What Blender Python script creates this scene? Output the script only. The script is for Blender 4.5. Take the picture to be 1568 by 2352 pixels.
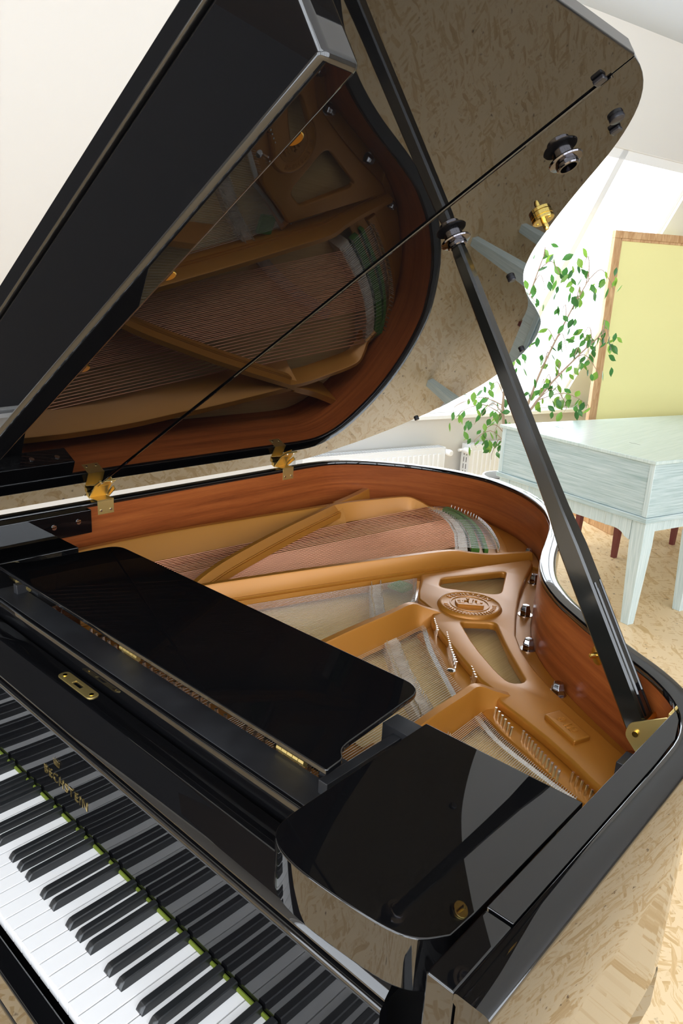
import bpy, bmesh, math, random
from mathutils import Vector, Matrix, Quaternion
R_ = random.Random(7)
for o in list(bpy.data.objects): bpy.data.objects.remove(o, do_unlink=True)
SC = bpy.context.scene
COL = SC.collection
Z0 = 0.73            # white-key tops above the floor; all geometry below is written with z = 0 at the key tops

# ------------------------------------------------------------------ camera
cam_d = bpy.data.cameras.new('camera'); cam = bpy.data.objects.new('camera', cam_d); COL.objects.link(cam)
cam_d.sensor_fit = 'VERTICAL'; cam_d.sensor_height = 36.0; cam_d.lens = 1678.37*36.0/2352.0
cam_d.clip_start = 0.01; cam_d.clip_end = 100
CR = (0.73448, 0.67665, 0.05184); CD = (0.22417, -0.16981, -0.95964); CF = (-0.64053, 0.71646, -0.27641)
cam.matrix_world = Matrix(((CR[0], -CD[0], -CF[0], 0.66822), (CR[1], -CD[1], -CF[1], -0.29360),
                           (CR[2], -CD[2], -CF[2], 0.79206 + Z0), (0, 0, 0, 1)))
SC.camera = cam
# ------------------------------------------------------------------ sky, exposure
W_ = bpy.data.worlds.new('sky'); SC.world = W_; W_.use_nodes = True
bgn = W_.node_tree.nodes['Background']; bgn.inputs[0].default_value = (0.89, 0.95, 1.02, 1); bgn.inputs[1].default_value = 5.0
vs = SC.view_settings; vs.view_transform = 'Standard'; vs.look = 'None'; vs.gamma = 1.0; vs.use_curve_mapping = False
vs.exposure = 0.27
SC.cycles.max_bounces = 10; SC.cycles.glossy_bounces = 6; SC.cycles.transparent_max_bounces = 12; SC.cycles.diffuse_bounces = 5
SC.cycles.sample_clamp_indirect = 6.0
# room frame: a along the window wall, b from the window wall into the room
NX, NY, VX, VY = 0.968, -0.2509, 0.2509, 0.968
def RW(a, b, z): return Vector((NX*(b-3.64)+VX*a, NY*(b-3.64)+VY*a, z))
SLOPE = 1.85; CEIL = 2.36
def portal(name, c, xd, yd, w, h):
    d = bpy.data.lights.new(name, 'AREA'); d.shape = 'RECTANGLE'; d.size = w; d.size_y = h; d.energy = 1
    d.cycles.is_portal = True
    o = bpy.data.objects.new(name, d); COL.objects.link(o)
    x = xd.normalized(); y = yd.normalized(); z = x.cross(y)
    o.matrix_world = Matrix(((x.x, y.x, z.x, c.x), (x.y, y.y, z.y, c.y), (x.z, y.z, z.z, c.z + Z0), (0, 0, 0, 1)))
WA0, WA1, WZ0, WZ1 = 2.6, 5.02, 0.03, 1.83           # roof window on the left slope
RA0, RA1, RZ0, RZ1 = -4.6, 4.0, -0.5, 2.25            # window band in the right wall
RB = 6.6
av = Vector((VX, VY, 0)); nv = Vector((NX, NY, 0))
sl = (nv + Vector((0, 0, SLOPE))).normalized()
portal('skylight_left', RW((WA0+WA1)/2, (WZ0+WZ1)/2/SLOPE - 0.03, (WZ0+WZ1)/2), av, -sl, WA1-WA0, (WZ1-WZ0)*math.sqrt(1+1/SLOPE**2))
portal('skylight_right', RW((RA0+RA1)/2, RB+0.05, (RZ0+RZ1)/2), av, Vector((0, 0, 1)), RA1-RA0, RZ1-RZ0)

FB0, FB1, FZ0, FZ1 = 2.4, 6.3, -0.45, 2.15            # unseen window band added behind the player to light the keys
SKY = (-3.2, -0.9, 3.4, 6.0)                            # unseen ceiling opening, added to brighten the keyboard
portal('added_portal_top', RW((SKY[0]+SKY[1])/2, (SKY[2]+SKY[3])/2, CEIL+.11), nv, av, SKY[3]-SKY[2], SKY[1]-SKY[0])
portal('added_portal_front', RW(-5.06, (FB0+FB1)/2, (FZ0+FZ1)/2), nv, Vector((0, 0, 1)), FB1-FB0, FZ1-FZ0)

# ------------------------------------------------------------------ materials
M = {}
def mat(name, col=(0.5, 0.5, 0.5), rough=0.5, metal=0.0, ior=1.5, **kw):
    m = bpy.data.materials.new(name); m.use_nodes = True
    b = m.node_tree.nodes['Principled BSDF']
    b.inputs['Base Color'].default_value = (*col, 1); b.inputs['Roughness'].default_value = rough
    b.inputs['Metallic'].default_value = metal; b.inputs['IOR'].default_value = ior
    for k, v in kw.items():
        b.inputs[k.replace('_', ' ')].default_value = v
    M[name] = m; return m
def nd(m, t, **kw):
    n = m.node_tree.nodes.new(t)
    for k, v in kw.items():
        if k.startswith('i_'):
            key = k[2:]; key = int(key) if key.isdigit() else key.replace('_', ' ')
            n.inputs[key].default_value = v
        else: setattr(n, k, v)
    return n
def lk(m, a, b): m.node_tree.links.new(a, b)
def bsdf(m): return m.node_tree.nodes['Principled BSDF']
def ramp(m, fac, stops):
    r = nd(m, 'ShaderNodeValToRGB'); e = r.color_ramp.elements
    while len(e) < len(stops): e.new(0.5)
    for k, (p, c) in enumerate(stops): e[k].position = p; e[k].color = (*c, 1)
    lk(m, fac, r.inputs[0]); return r.outputs[0]
def coords(m, scale=(1, 1, 1), rot=(0, 0, 0), out='Object'):
    t = nd(m, 'ShaderNodeTexCoord'); mp = nd(m, 'ShaderNodeMapping')
    mp.inputs['Scale'].default_value = scale; mp.inputs['Rotation'].default_value = rot
    lk(m, t.outputs[out], mp.inputs[0]); return mp.outputs[0]
def mixc(m, fac, a, b, mode='MIX'):
    x = nd(m, 'ShaderNodeMix', data_type='RGBA', blend_type=mode)
    for s, v in ((x.inputs[0], fac), (x.inputs[6], a), (x.inputs[7], b)):
        if hasattr(v, 'is_linked'): lk(m, v, s)
        elif isinstance(v, tuple): s.default_value = (*v, 1)
        else: s.default_value = v
    return x.outputs[2]

LACQ_IOR = 1.66
mat('lacquer', (0.0035, 0.0035, 0.004), 0.015, 0, LACQ_IOR)
m = mat('satin_black', (0.012, 0.012, 0.0125), 0.42, 0, 1.5)
nz = nd(m, 'ShaderNodeTexNoise', i_Scale=14.0, i_Detail=5.0); lk(m, coords(m), nz.inputs[0])
lk(m, ramp(m, nz.outputs[0], [(0.35, (0.016, 0.016, 0.018)), (0.7, (0.03, 0.031, 0.034))]), bsdf(m).inputs['Base Color'])
mat('prop_black', (0.007, 0.007, 0.006), 0.12, 0, 1.6)
mat('ivory', (0.80, 0.79, 0.785), 0.12, 0, 1.5)
mat('ebony', (0.010, 0.011, 0.012), 0.28, 0, 1.55)
mat('felt_green', (0.12, 0.16, 0.01), 0.9)
mat('felt_dark_green', (0.08, 0.20, 0.025), 0.95)
m = mat('brass', (0.74, 0.54, 0.16), 0.16, 1.0)
m = mat('brass_brushed', (0.80, 0.60, 0.22), 0.32, 0.9)
mat('chrome', (0.75, 0.75, 0.76), 0.06, 1.0)
mat('dark_chrome', (0.16, 0.15, 0.16), 0.10, 1.0)
mat('nut_chrome', (0.42, 0.42, 0.44), 0.10, 1.0)
mat('steel', (0.80, 0.78, 0.74), 0.22, 1.0)
mat('copper', (0.80, 0.40, 0.24), 0.28, 1.0)
mat('rubber', (0.012, 0.012, 0.016), 0.3)
m = mat('bronze', (0.46, 0.185, 0.020), 0.44, 0.4, 1.5, Coat_Weight=0.35, Coat_Roughness=0.22)
nz = nd(m, 'ShaderNodeTexNoise', i_Scale=420.0, i_Detail=2.0); lk(m, coords(m), nz.inputs[0])
bp_ = nd(m, 'ShaderNodeBump', i_Strength=0.05, i_Distance=0.0006); lk(m, nz.outputs[0], bp_.inputs['Height']); lk(m, bp_.outputs[0], bsdf(m).inputs['Normal'])
m = mat('soundboard', (0.6, 0.43, 0.22), 0.5, 0, 1.35)
nz = nd(m, 'ShaderNodeTexNoise', i_Scale=6.0, i_Detail=3.0); lk(m, coords(m, (60, 1.2, 1), (0, 0, -0.5)), nz.inputs[0])
lk(m, ramp(m, nz.outputs[0], [(0.3, (0.76, 0.53, 0.22)), (0.7, (0.86, 0.63, 0.30))]), bsdf(m).inputs['Base Color'])
m = mat('bridge_wood', (0.62, 0.50, 0.38), 0.45)
nz = nd(m, 'ShaderNodeTexNoise', i_Scale=40.0, i_Detail=4.0); lk(m, coords(m), nz.inputs[0])
lk(m, ramp(m, nz.outputs[0], [(0.3, (0.50, 0.38, 0.27)), (0.7, (0.74, 0.64, 0.52))]), bsdf(m).inputs['Base Color'])
# mahogany: stripes run round the case, so only the height is stretched
m = mat('mahogany', (0.2, 0.06, 0.02), 0.28, 0, 1.35)
co = coords(m, (1.1, 1.1, 38))
nz = nd(m, 'ShaderNodeTexNoise', i_Scale=1.6, i_Detail=6.0, i_Roughness=0.6, i_Distortion=0.3); lk(m, co, nz.inputs[0])
n2 = nd(m, 'ShaderNodeTexNoise', i_Scale=7.0, i_Detail=3.0); lk(m, coords(m, (6, 6, 260)), n2.inputs[0])
c1 = ramp(m, nz.outputs[0], [(0.30, (0.16, 0.034, 0.008)), (0.50, (0.29, 0.070, 0.016)), (0.72, (0.42, 0.120, 0.028))])
lk(m, mixc(m, 0.25, c1, ramp(m, n2.outputs[0], [(0.3, (0.14, 0.03, 0.008)), (0.7, (0.46, 0.14, 0.036))])), bsdf(m).inputs['Base Color'])
# oriented strand board
def osb(name, gain=1.0):
    m = mat(name, (0.6, 0.42, 0.24), 0.40)
    cols = []
    base = coords(m)
    wn = nd(m, 'ShaderNodeTexNoise', i_Scale=5.0, i_Detail=2.0); lk(m, base, wn.inputs[0])
    for k, (ang, sx, sy) in enumerate(((0.35, 14, 78), (1.45, 13, 68), (2.45, 16, 84), (0.95, 12, 60))):
        mp = nd(m, 'ShaderNodeMapping'); mp.inputs['Rotation'].default_value = (0, 0, ang); lk(m, base, mp.inputs[0])
        ad = nd(m, 'ShaderNodeVectorMath', operation='MULTIPLY_ADD'); lk(m, wn.outputs['Color'], ad.inputs[0])
        ad.inputs[1].default_value = (0.10, 0.10, 0); lk(m, mp.outputs[0], ad.inputs[2])
        m2 = nd(m, 'ShaderNodeMapping'); m2.inputs['Scale'].default_value = (sx, sy, 1); m2.inputs['Location'].default_value = (k*3.1, k*1.7, 0); lk(m, ad.outputs[0], m2.inputs[0])
        vo = nd(m, 'ShaderNodeTexVoronoi', voronoi_dimensions='2D', i_Scale=1.0); lk(m, m2.outputs[0], vo.inputs['Vector'])
        sp = nd(m, 'ShaderNodeSeparateColor'); lk(m, vo.outputs['Color'], sp.inputs[0])
        gr = nd(m, 'ShaderNodeTexNoise', i_Scale=2.0, i_Detail=5.0, i_Roughness=0.7); m3 = nd(m, 'ShaderNodeMapping'); m3.inputs['Scale'].default_value = (9, 80, 1); lk(m, ad.outputs[0], m3.inputs[0]); lk(m, m3.outputs[0], gr.inputs[0])
        mm = nd(m, 'ShaderNodeMath', operation='MULTIPLY_ADD'); lk(m, gr.outputs[0], mm.inputs[0]); mm.inputs[1].default_value = 1.3; lk(m, sp.outputs[0], mm.inputs[2])
        c = ramp(m, mm.outputs[0], [(0.42, (0.54*gain, 0.34*gain, 0.15*gain)), (0.62, (0.58*gain, 0.38*gain, 0.175*gain)), (0.95, (0.68*gain, 0.47*gain, 0.24*gain)), (1.0, (0.76*gain, 0.57*gain, 0.34*gain))])
        cols.append((c, sp.outputs[1]))
    out = cols[0][0]
    for k in (1, 2, 3):
        th = nd(m, 'ShaderNodeMapRange', i_1=0.42, i_2=0.62); lk(m, cols[k][1], th.inputs[0])
        out = mixc(m, th.outputs[0], out, cols[k][0])
    fl = nd(m, 'ShaderNodeTexNoise', i_Scale=26.0, i_Detail=4.0); lk(m, base, fl.inputs[0])
    out = mixc(m, ramp(m, fl.outputs[0], [(0.27, (0.85, 0.85, 0.85)), (0.34, (0, 0, 0))]), out, (0.10*gain, 0.05*gain, 0.025*gain))
    lk(m, out, bsdf(m).inputs['Base Color'])
    return m
osb('osb', 1.1)
m = mat('wall_white', (0.70, 0.685, 0.66), 0.9)
nz = nd(m, 'ShaderNodeTexNoise', i_Scale=60.0, i_Detail=3.0); lk(m, coords(m), nz.inputs[0])
bp_ = nd(m, 'ShaderNodeBump', i_Strength=0.04, i_Distance=0.002); lk(m, nz.outputs[0], bp_.inputs['Height']); lk(m, bp_.outputs[0], bsdf(m).inputs['Normal'])
mat('ceiling_white', (0.60, 0.64, 0.70), 0.9)
mat('white_paint', (0.85, 0.86, 0.87), 0.35)
m = mat('pane_glass', (1, 1, 1), 0.0)
nt = m.node_tree; nt.nodes.remove(bsdf(m)); tr = nd(m, 'ShaderNodeBsdfTransparent'); gl = nd(m, 'ShaderNodeBsdfGlossy', i_Roughness=0.0); mx = nd(m, 'ShaderNodeMixShader')
mx.inputs[0].default_value = 0.05; lk(m, tr.outputs[0], mx.inputs[1]); lk(m, gl.outputs[0], mx.inputs[2]); lk(m, mx.outputs[0], nt.nodes['Material Output'].inputs[0])
m = mat('green_glaze', (0.6, 0.68, 0.64), 0.32)
nz = nd(m, 'ShaderNodeTexNoise', i_Scale=3.0, i_Detail=6.0, i_Roughness=0.65); lk(m, coords(m, (1.4, 1.4, 55)), nz.inputs[0])
lk(m, ramp(m, nz.outputs[0], [(0.30, (0.30, 0.41, 0.41)), (0.5, (0.44, 0.55, 0.555)), (0.68, (0.58, 0.665, 0.67))]), bsdf(m).inputs['Base Color'])
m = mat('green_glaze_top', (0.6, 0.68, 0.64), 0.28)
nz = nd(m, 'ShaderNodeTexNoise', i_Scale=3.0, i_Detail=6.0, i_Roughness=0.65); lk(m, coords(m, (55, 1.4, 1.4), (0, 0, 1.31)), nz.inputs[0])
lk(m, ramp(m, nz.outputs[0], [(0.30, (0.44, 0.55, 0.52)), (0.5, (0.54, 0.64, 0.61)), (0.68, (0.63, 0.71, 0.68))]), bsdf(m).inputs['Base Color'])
m = mat('leg_glaze', (0.6, 0.68, 0.64), 0.35)
nz = nd(m, 'ShaderNodeTexNoise', i_Scale=3.0, i_Detail=5.0); lk(m, coords(m, (40, 40, 1.5)), nz.inputs[0])
lk(m, ramp(m, nz.outputs[0], [(0.30, (0.46, 0.57, 0.57)), (0.7, (0.64, 0.73, 0.73))]), bsdf(m).inputs['Base Color'])
mat('yellow_cloth', (0.80, 0.74, 0.34), 0.85)
m = mat('pine', (0.6, 0.36, 0.17), 0.45)
nz = nd(m, 'ShaderNodeTexNoise', i_Scale=2.5, i_Detail=5.0, i_Distortion=1.2); lk(m, coords(m, (16, 16, 3)), nz.inputs[0])
lk(m, ramp(m, nz.outputs[0], [(0.3, (0.42, 0.22, 0.09)), (0.7, (0.66, 0.42, 0.22))]), bsdf(m).inputs['Base Color'])
mat('red_wood', (0.13, 0.025, 0.022), 0.3)
mat('pot_white', (0.78, 0.77, 0.78), 0.3)
m = mat('soil', (0.05, 0.03, 0.015), 0.9)
vo = nd(m, 'ShaderNodeTexVoronoi', i_Scale=40.0); lk(m, coords(m), vo.inputs['Vector'])
lk(m, ramp(m, vo.outputs['Distance'], [(0.2, (0.25, 0.13, 0.04)), (0.5, (0.03, 0.018, 0.01))]), bsdf(m).inputs['Base Color'])
mat('bark', (0.36, 0.25, 0.17), 0.8)
m = mat('leaf', (0.12, 0.3, 0.05), 0.35)
oi = nd(m, 'ShaderNodeObjectInfo'); lc = ramp(m, oi.outputs['Random'], [(0.0, (0.035, 0.13, 0.03)), (0.5, (0.07, 0.21, 0.04)), (1.0, (0.22, 0.38, 0.05))])
lk(m, lc, bsdf(m).inputs['Base Color'])
tl = nd(m, 'ShaderNodeBsdfTranslucent'); lk(m, lc, tl.inputs[0]); mx = nd(m, 'ShaderNodeMixShader'); mx.inputs[0].default_value = 0.4
lk(m, bsdf(m).outputs[0], mx.inputs[1]); lk(m, tl.outputs[0], mx.inputs[2]); lk(m, mx.outputs[0], m.node_tree.nodes['Material Output'].inputs[0])
mat('radiator_white', (0.80, 0.82, 0.84), 0.3)
mat('panel_dark', (0.045, 0.028, 0.016), 0.6)  # for the panel added below the ceiling
mat('screen_dark', (0.02, 0.02, 0.022), 0.8)  # for the unseen screen added on the left slope
mat('dark_slot', (0.05, 0.05, 0.05), 0.8)
mat('letter_brass', (0.85, 0.62, 0.22), 0.25, 1.0)

# ------------------------------------------------------------------ mesh helpers
class MB:
    def __init__(s): s.v = []; s.f = []
    def add(s, vs, fs):
        o = len(s.v); s.v += [tuple(p) for p in vs]; s.f += [tuple(i+o for i in f) for f in fs]; return s
    def box(s, x0, x1, y0, y1, z0, z1, T=None):
        vs = [Vector((x, y, z)) for z in (z0, z1) for y in (y0, y1) for x in (x0, x1)]
        if T: vs = [T(p) for p in vs]
        return s.add(vs, [(0, 2, 3, 1), (4, 5, 7, 6), (0, 1, 5, 4), (2, 6, 7, 3), (0, 4, 6, 2), (1, 3, 7, 5)])
    def prism(s, poly, z0, z1, T=None):
        n = len(poly); ar = sum(poly[i][0]*poly[(i+1) % n][1]-poly[(i+1) % n][0]*poly[i][1] for i in range(n))
        if ar < 0: poly = poly[::-1]
        vs = [Vector((x, y, z0)) for x, y in poly]+[Vector((x, y, z1)) for x, y in poly]
        if T: vs = [T(p) for p in vs]
        return s.add(vs, [tuple(range(n-1, -1, -1)), tuple(range(n, 2*n))]+[(i, (i+1) % n, n+(i+1) % n, n+i) for i in range(n)])
    def loft(s, secs, closed=True, caps=True):
        n = len(secs[0]); vs = [p for c in secs for p in c]; fs = []
        for k in range(len(secs)-1):
            for i in range(n if closed else n-1):
                j = (i+1) % n; fs.append((k*n+i, k*n+j, (k+1)*n+j, (k+1)*n+i))
        if caps and closed: fs += [tuple(range(n-1, -1, -1)), tuple((len(secs)-1)*n+i for i in range(n))]
        return s.add(vs, fs)
    def tube(s, pts, r, n=8, caps=True):
        pts = [Vector(p) for p in pts]; secs = []; up = None
        for k, p in enumerate(pts):
            d = (pts[min(k+1, len(pts)-1)]-pts[max(k-1, 0)]).normalized()
            if up is None: up = Vector((0, 0, 1)) if abs(d.z) < 0.9 else Vector((1, 0, 0))
            a = d.cross(up).normalized(); b = d.cross(a); up = -b
            rr = r[k] if isinstance(r, (list, tuple)) else r
            secs.append([p+a*rr*math.cos(t)+b*rr*math.sin(t) for t in (2*math.pi*i/n for i in range(n))])
        return s.loft(secs, True, caps)
    def lathe(s, prof, n=24, T=None):
        secs = []
        for i in range(n):
            t = 2*math.pi*i/n; c = [Vector((r*math.cos(t), r*math.sin(t), z)) for r, z in prof]
            secs.append([T(p) for p in c] if T else c)
        k = len(prof); vs = [p for c in secs for p in c]
        fs = [(i*k+j, ((i+1) % n)*k+j, ((i+1) % n)*k+j+1, i*k+j+1) for i in range(n) for j in range(k-1)]
        if prof[0][0] > 1e-6: fs.append(tuple(i*k for i in range(n-1, -1, -1)))
        if prof[-1][0] > 1e-6: fs.append(tuple(i*k+k-1 for i in range(n)))
        return s.add(vs, fs)
    def mesh(s, name, material, ang=35):
        me = bpy.data.meshes.new(name); me.from_pydata(s.v, [], s.f)
        bm = bmesh.new(); bm.from_mesh(me); bmesh.ops.remove_doubles(bm, verts=bm.verts, dist=1e-6)
        bmesh.ops.dissolve_degenerate(bm, dist=1e-7, edges=bm.edges)
        bmesh.ops.recalc_face_normals(bm, faces=bm.faces); bm.to_mesh(me); bm.free()
        me.materials.append(M[material])
        if ang: me.polygons.foreach_set('use_smooth', [True]*len(me.polygons)); me.set_sharp_from_angle(angle=math.radians(ang))
        return me
    def build(s, name, material, parent=None, bev=0, seg=2, ang=35):
        o = bpy.data.objects.new(name, s.mesh(name, material, ang)); COL.objects.link(o)
        if parent: o.parent = parent
        if bev:
            b = o.modifiers.new('bevel', 'BEVEL'); b.width = bev; b.segments = seg; b.limit_method = 'ANGLE'; b.angle_limit = math.radians(32); b.harden_normals = True
        return o
def tag(o, label=None, cat=None, group=None, kind=None):
    for k, v in (('label', label), ('category', cat), ('group', group), ('kind', kind)):
        if v: o[k] = v
    return o
def empty(name, loc=(0, 0, 0), **kw):
    o = bpy.data.objects.new(name, None); COL.objects.link(o); o.location = loc; o.empty_display_size = 0.05; return tag(o, **kw)
def link_copy(src, parent, mw=None):
    c = src.copy(); COL.objects.link(c); c.parent = parent
    if mw is not None: c.matrix_local = mw
    return c
def smooth(pts, n=3, closed=False):
    P = [Vector((*p, 0)) if len(p) == 2 else Vector(p) for p in pts]; out = []
    N = len(P)
    for i in range(N if closed else N-1):
        p0 = P[(i-1) % N] if (closed or i > 0) else P[0]; p1 = P[i]; p2 = P[(i+1) % N]; p3 = P[(i+2) % N] if (closed or i+2 < N) else P[-1]
        for k in range(n):
            t = k/n
            out.append(0.5*((2*p1)+(p2-p0)*t+(2*p0-5*p1+4*p2-p3)*t*t+(3*p1-p0-3*p2+p3)*t**3))
    if not closed: out.append(P[-1])
    return out
def fillet(poly, rads, n=6):
    out = []; N = len(poly)
    for i, p in enumerate(poly):
        r = rads[i] if isinstance(rads, (list, tuple)) else rads
        p = Vector(p); a = (Vector(poly[i-1])-p); b = (Vector(poly[(i+1) % N])-p)
        if r < 1e-6: out.append((p.x, p.y)); continue
        d = min(r, a.length*0.49, b.length*0.49); A = p+a.normalized()*d; B = p+b.normalized()*d
        for k in range(n+1):
            t = k/n; q = A*(1-t)**2+p*2*t*(1-t)+B*t*t; out.append((q.x, q.y))
    return out
def shape(outer, holes, z, extrude, bevel, name, material, parent, bres=2, T=None):
    # flat plate with holes and rounded edges
    cu = bpy.data.curves.new(name, 'CURVE'); cu.dimensions = '2D'; cu.fill_mode = 'BOTH'; cu.extrude = extrude; cu.bevel_depth = bevel; cu.bevel_resolution = bres; cu.offset = -bevel
    for poly in [outer]+holes:
        sp = cu.splines.new('POLY'); sp.points.add(len(poly)-1); sp.use_cyclic_u = True
        for q, p in zip(sp.points, poly): q.co = (p[0], p[1], 0, 1)
    t = bpy.data.objects.new('tmp', cu); COL.objects.link(t)
    dg = bpy.context.evaluated_depsgraph_get(); me = bpy.data.meshes.new_from_object(t.evaluated_get(dg)); bpy.data.objects.remove(t); bpy.data.curves.remove(cu)
    me.name = name; me.materials.clear(); me.materials.append(M[material])
    for v in me.vertices:
        v.co.z += z
        if T: v.co = T(v.co)
    bm = bmesh.new(); bm.from_mesh(me); bmesh.ops.remove_doubles(bm, verts=bm.verts, dist=1e-6); bmesh.ops.recalc_face_normals(bm, faces=bm.faces); bm.to_mesh(me); bm.free()
    me.polygons.foreach_set('use_smooth', [True]*len(me.polygons)); me.set_sharp_from_angle(angle=math.radians(38))
    o = bpy.data.objects.new(name, me); COL.objects.link(o); o.parent = parent; return o
def text(body, size, depth, name, material, parent, T, bevel=0.0, space=1.0):
    cu = bpy.data.curves.new(name, 'FONT'); cu.body = body; cu.size = size; cu.extrude = depth; cu.bevel_depth = bevel; cu.align_x = 'CENTER'; cu.align_y = 'CENTER'; cu.space_character = space; cu.resolution_u = 3
    t = bpy.data.objects.new('tmp', cu); COL.objects.link(t)
    dg = bpy.context.evaluated_depsgraph_get(); me = bpy.data.meshes.new_from_object(t.evaluated_get(dg)); bpy.data.objects.remove(t); bpy.data.curves.remove(cu)
    me.name = name; me.materials.clear(); me.materials.append(M[material])
    for v in me.vertices: v.co = T(v.co)
    o = bpy.data.objects.new(name, me); COL.objects.link(o); o.parent = parent; return o

# ================================================================== the room
def struct(name, mb, material, parent=None, bev=0):
    o = mb.build(name, material, parent, bev); 
    if not parent: tag(o, kind='structure')
    return o
A0, A1 = -5.0, 9.0
def RT(p): return RW(p.x, p.y, p.z)
struct('floor', MB().box(A0-.1, A1+.1, -.1, RB+.1, -.83, -.73, RT), 'osb')
struct('wall_left', MB().box(A0, A1, -.15, 0, -.73, 0.0, RT), 'wall_white')
def slab(a0, a1, z0, z1, t=0.14):     # a piece of the sloping roof side
    poly = [(z0/SLOPE, z0), (z1/SLOPE, z1), (z1/SLOPE-t, z1), (z0/SLOPE-t, z0)]
    mb = MB(); mb.loft([[RW(a, b, z) for b, z in poly] for a in (a0, a1)]); return mb
mb = slab(A0, WA0, 0, CEIL); w = slab(WA1, A1, 0, CEIL); mb.add(w.v, w.f); w = slab(WA0, WA1, WZ1, CEIL); mb.add(w.v, w.f)
struct('wall_left_slope', mb, 'wall_white')
def ring(a0, a1, b0, b1, z0, z1, h):
    ha0, ha1, hb0, hb1 = h
    return MB().box(a0, ha0, b0, b1, z0, z1, RT).box(ha1, a1, b0, b1, z0, z1, RT).box(ha0, ha1, b0, hb0, z0, z1, RT).box(ha0, ha1, hb1, b1, z0, z1, RT)
struct('added_dark_panel', MB().box(A0-.1, -1.6, 1.0, 3.3, CEIL-.02, CEIL-.001, RT), 'panel_dark')  # unseen dark panel, added to keep the lid lip's reflection dark
struct('ceiling', ring(A0-.1, A1+.1, 1.0, RB+.1, CEIL, CEIL+.1, SKY), 'ceiling_white')
win = empty('added_window_top', RW((SKY[0]+SKY[1])/2, (SKY[2]+SKY[3])/2, CEIL), kind='structure')  # added window, out of view, lighting the keys from above
def into(o, par): o.parent = par; o.matrix_parent_inverse = Matrix.Translation(par.location).inverted()
for k in range(3):
    b0 = SKY[2]+(SKY[3]-SKY[2])*k/3; b1 = SKY[2]+(SKY[3]-SKY[2])*(k+1)/3
    into(MB().box(SKY[0], SKY[1], b0+.03, b1-.03, CEIL+.06, CEIL+.066, RT).build('pane', 'pane_glass', ang=0), win)
    into(MB().box(SKY[0], SKY[1], b0-.03 if k else b0, b0+.03, CEIL+.03, CEIL+.09, RT).build('window_frame', 'white_paint'), win)
struct('wall_front', MB().box(A0-.12, A0, -.1, FB0, -.73, CEIL, RT).box(A0-.12, A0, FB1, RB+.1, -.73, CEIL, RT).box(A0-.12, A0, FB0, FB1, -.73, FZ0, RT).box(A0-.12, A0, FB0, FB1, FZ1, CEIL, RT), 'wall_white')
win = empty('added_window_front', RW(A0, (FB0+FB1)/2, FZ0), kind='structure')  # added window behind the camera, brightens the keys
for k in range(5):
    b = FB0+(FB1-FB0)*k/4; win_b = MB().box(A0-.09, A0-.03, max(b-.04, FB0), min(b+.04, FB1), FZ0, FZ1, RT).build('window_frame', 'white_paint'); win_b.parent = win; win_b.matrix_parent_inverse = Matrix.Translation(win.location).inverted()
for k in range(4):
    b = FB0+(FB1-FB0)*k/4; win_b = MB().box(A0-.07, A0-.064, b+.04, b+(FB1-FB0)/4-.04, FZ0, FZ1, RT).build('pane', 'pane_glass', ang=0); win_b.parent = win; win_b.matrix_parent_inverse = Matrix.Translation(win.location).inverted()
struct('wall_back', MB().box(A1, A1+.12, -.1, RB+.1, -.73, CEIL, RT), 'wall_white')
mb = MB(); mb.box(A0, A1, RB, RB+.12, -.73, RZ0, RT).box(A0, A1, RB, RB+.12, RZ1, CEIL, RT).box(A0, RA0, RB, RB+.12, RZ0, RZ1, RT).box(RA1, A1, RB, RB+.12, RZ0, RZ1, RT)
struct('wall_right', mb, 'wall_white')
struct('trim_1', MB().box(A0, A1, 0.0, 0.11, -.035, -.004, RT), 'white_paint', bev=.004)      # window sill board
# roof window: frame, mullions, panes
def swin(a0, a1, z0, z1, off, t):
    poly = [(z0/SLOPE-off, z0), (z1/SLOPE-off, z1), (z1/SLOPE-off-t, z1), (z0/SLOPE-off-t, z0)]
    mb = MB(); mb.loft([[RW(a, b, z) for b, z in poly] for a in (a0, a1)]); return mb
win = empty('window_1', RW((WA0+WA1)/2, 0, WZ0), kind='structure')
def unpar(o, par):
    o.parent = par; o.matrix_parent_inverse = Matrix.Translation(par.location).inverted(); return o
nwin = 3
for k in range(nwin+1):
    a = WA0+(WA1-WA0)*k/nwin; hw = 0.028
    unpar(swin(max(a-hw, WA0), min(a+hw, WA1), WZ0, WZ1, .03, .05).build('window_frame', 'white_paint'), win)
for z in (WZ0, WZ1-.05): unpar(swin(WA0, WA1, z, z+.05, .03, .05).build('window_frame', 'white_paint'), win)
for k in range(nwin):
    a = WA0+(WA1-WA0)*k/nwin; b = WA0+(WA1-WA0)*(k+1)/nwin
    unpar(swin(a+.028, b-.028, WZ0+.05, WZ1-.05, .05, .006).build('pane', 'pane_glass', ang=0), win)
win = empty('window_2', RW((RA0+RA1)/2, RB, RZ0), kind='structure')
nw = 6
for k in range(nw+1):
    a = RA0+(RA1-RA0)*k/nw
    unpar(MB().box(max(a-.05, RA0), min(a+.05, RA1), RB+.03, RB+.09, RZ0, RZ1, RT).build('window_frame', 'white_paint'), win)
for z in (RZ0, RZ1-.06): unpar(MB().box(RA0, RA1, RB+.03, RB+.09, z, z+.06, RT).build('window_frame', 'white_paint'), win)
for k in range(nw):
    a = RA0+(RA1-RA0)*k/nw; b = RA0+(RA1-RA0)*(k+1)/nw
    unpar(MB().box(a+.05, b-.05, RB+.05, RB+.056, RZ0+.06, RZ1-.06, RT).build('pane', 'pane_glass', ang=0), win)

# unseen dark screen added on the left slope so the lid lip reflects black
win = empty('added_dark_screen', RW(-2.1, 0, 0), kind='structure')
unpar(swin(-4.6, .45, .02, 2.355, -.012, .010).build('dark_screen', 'screen_dark'), win)
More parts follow.
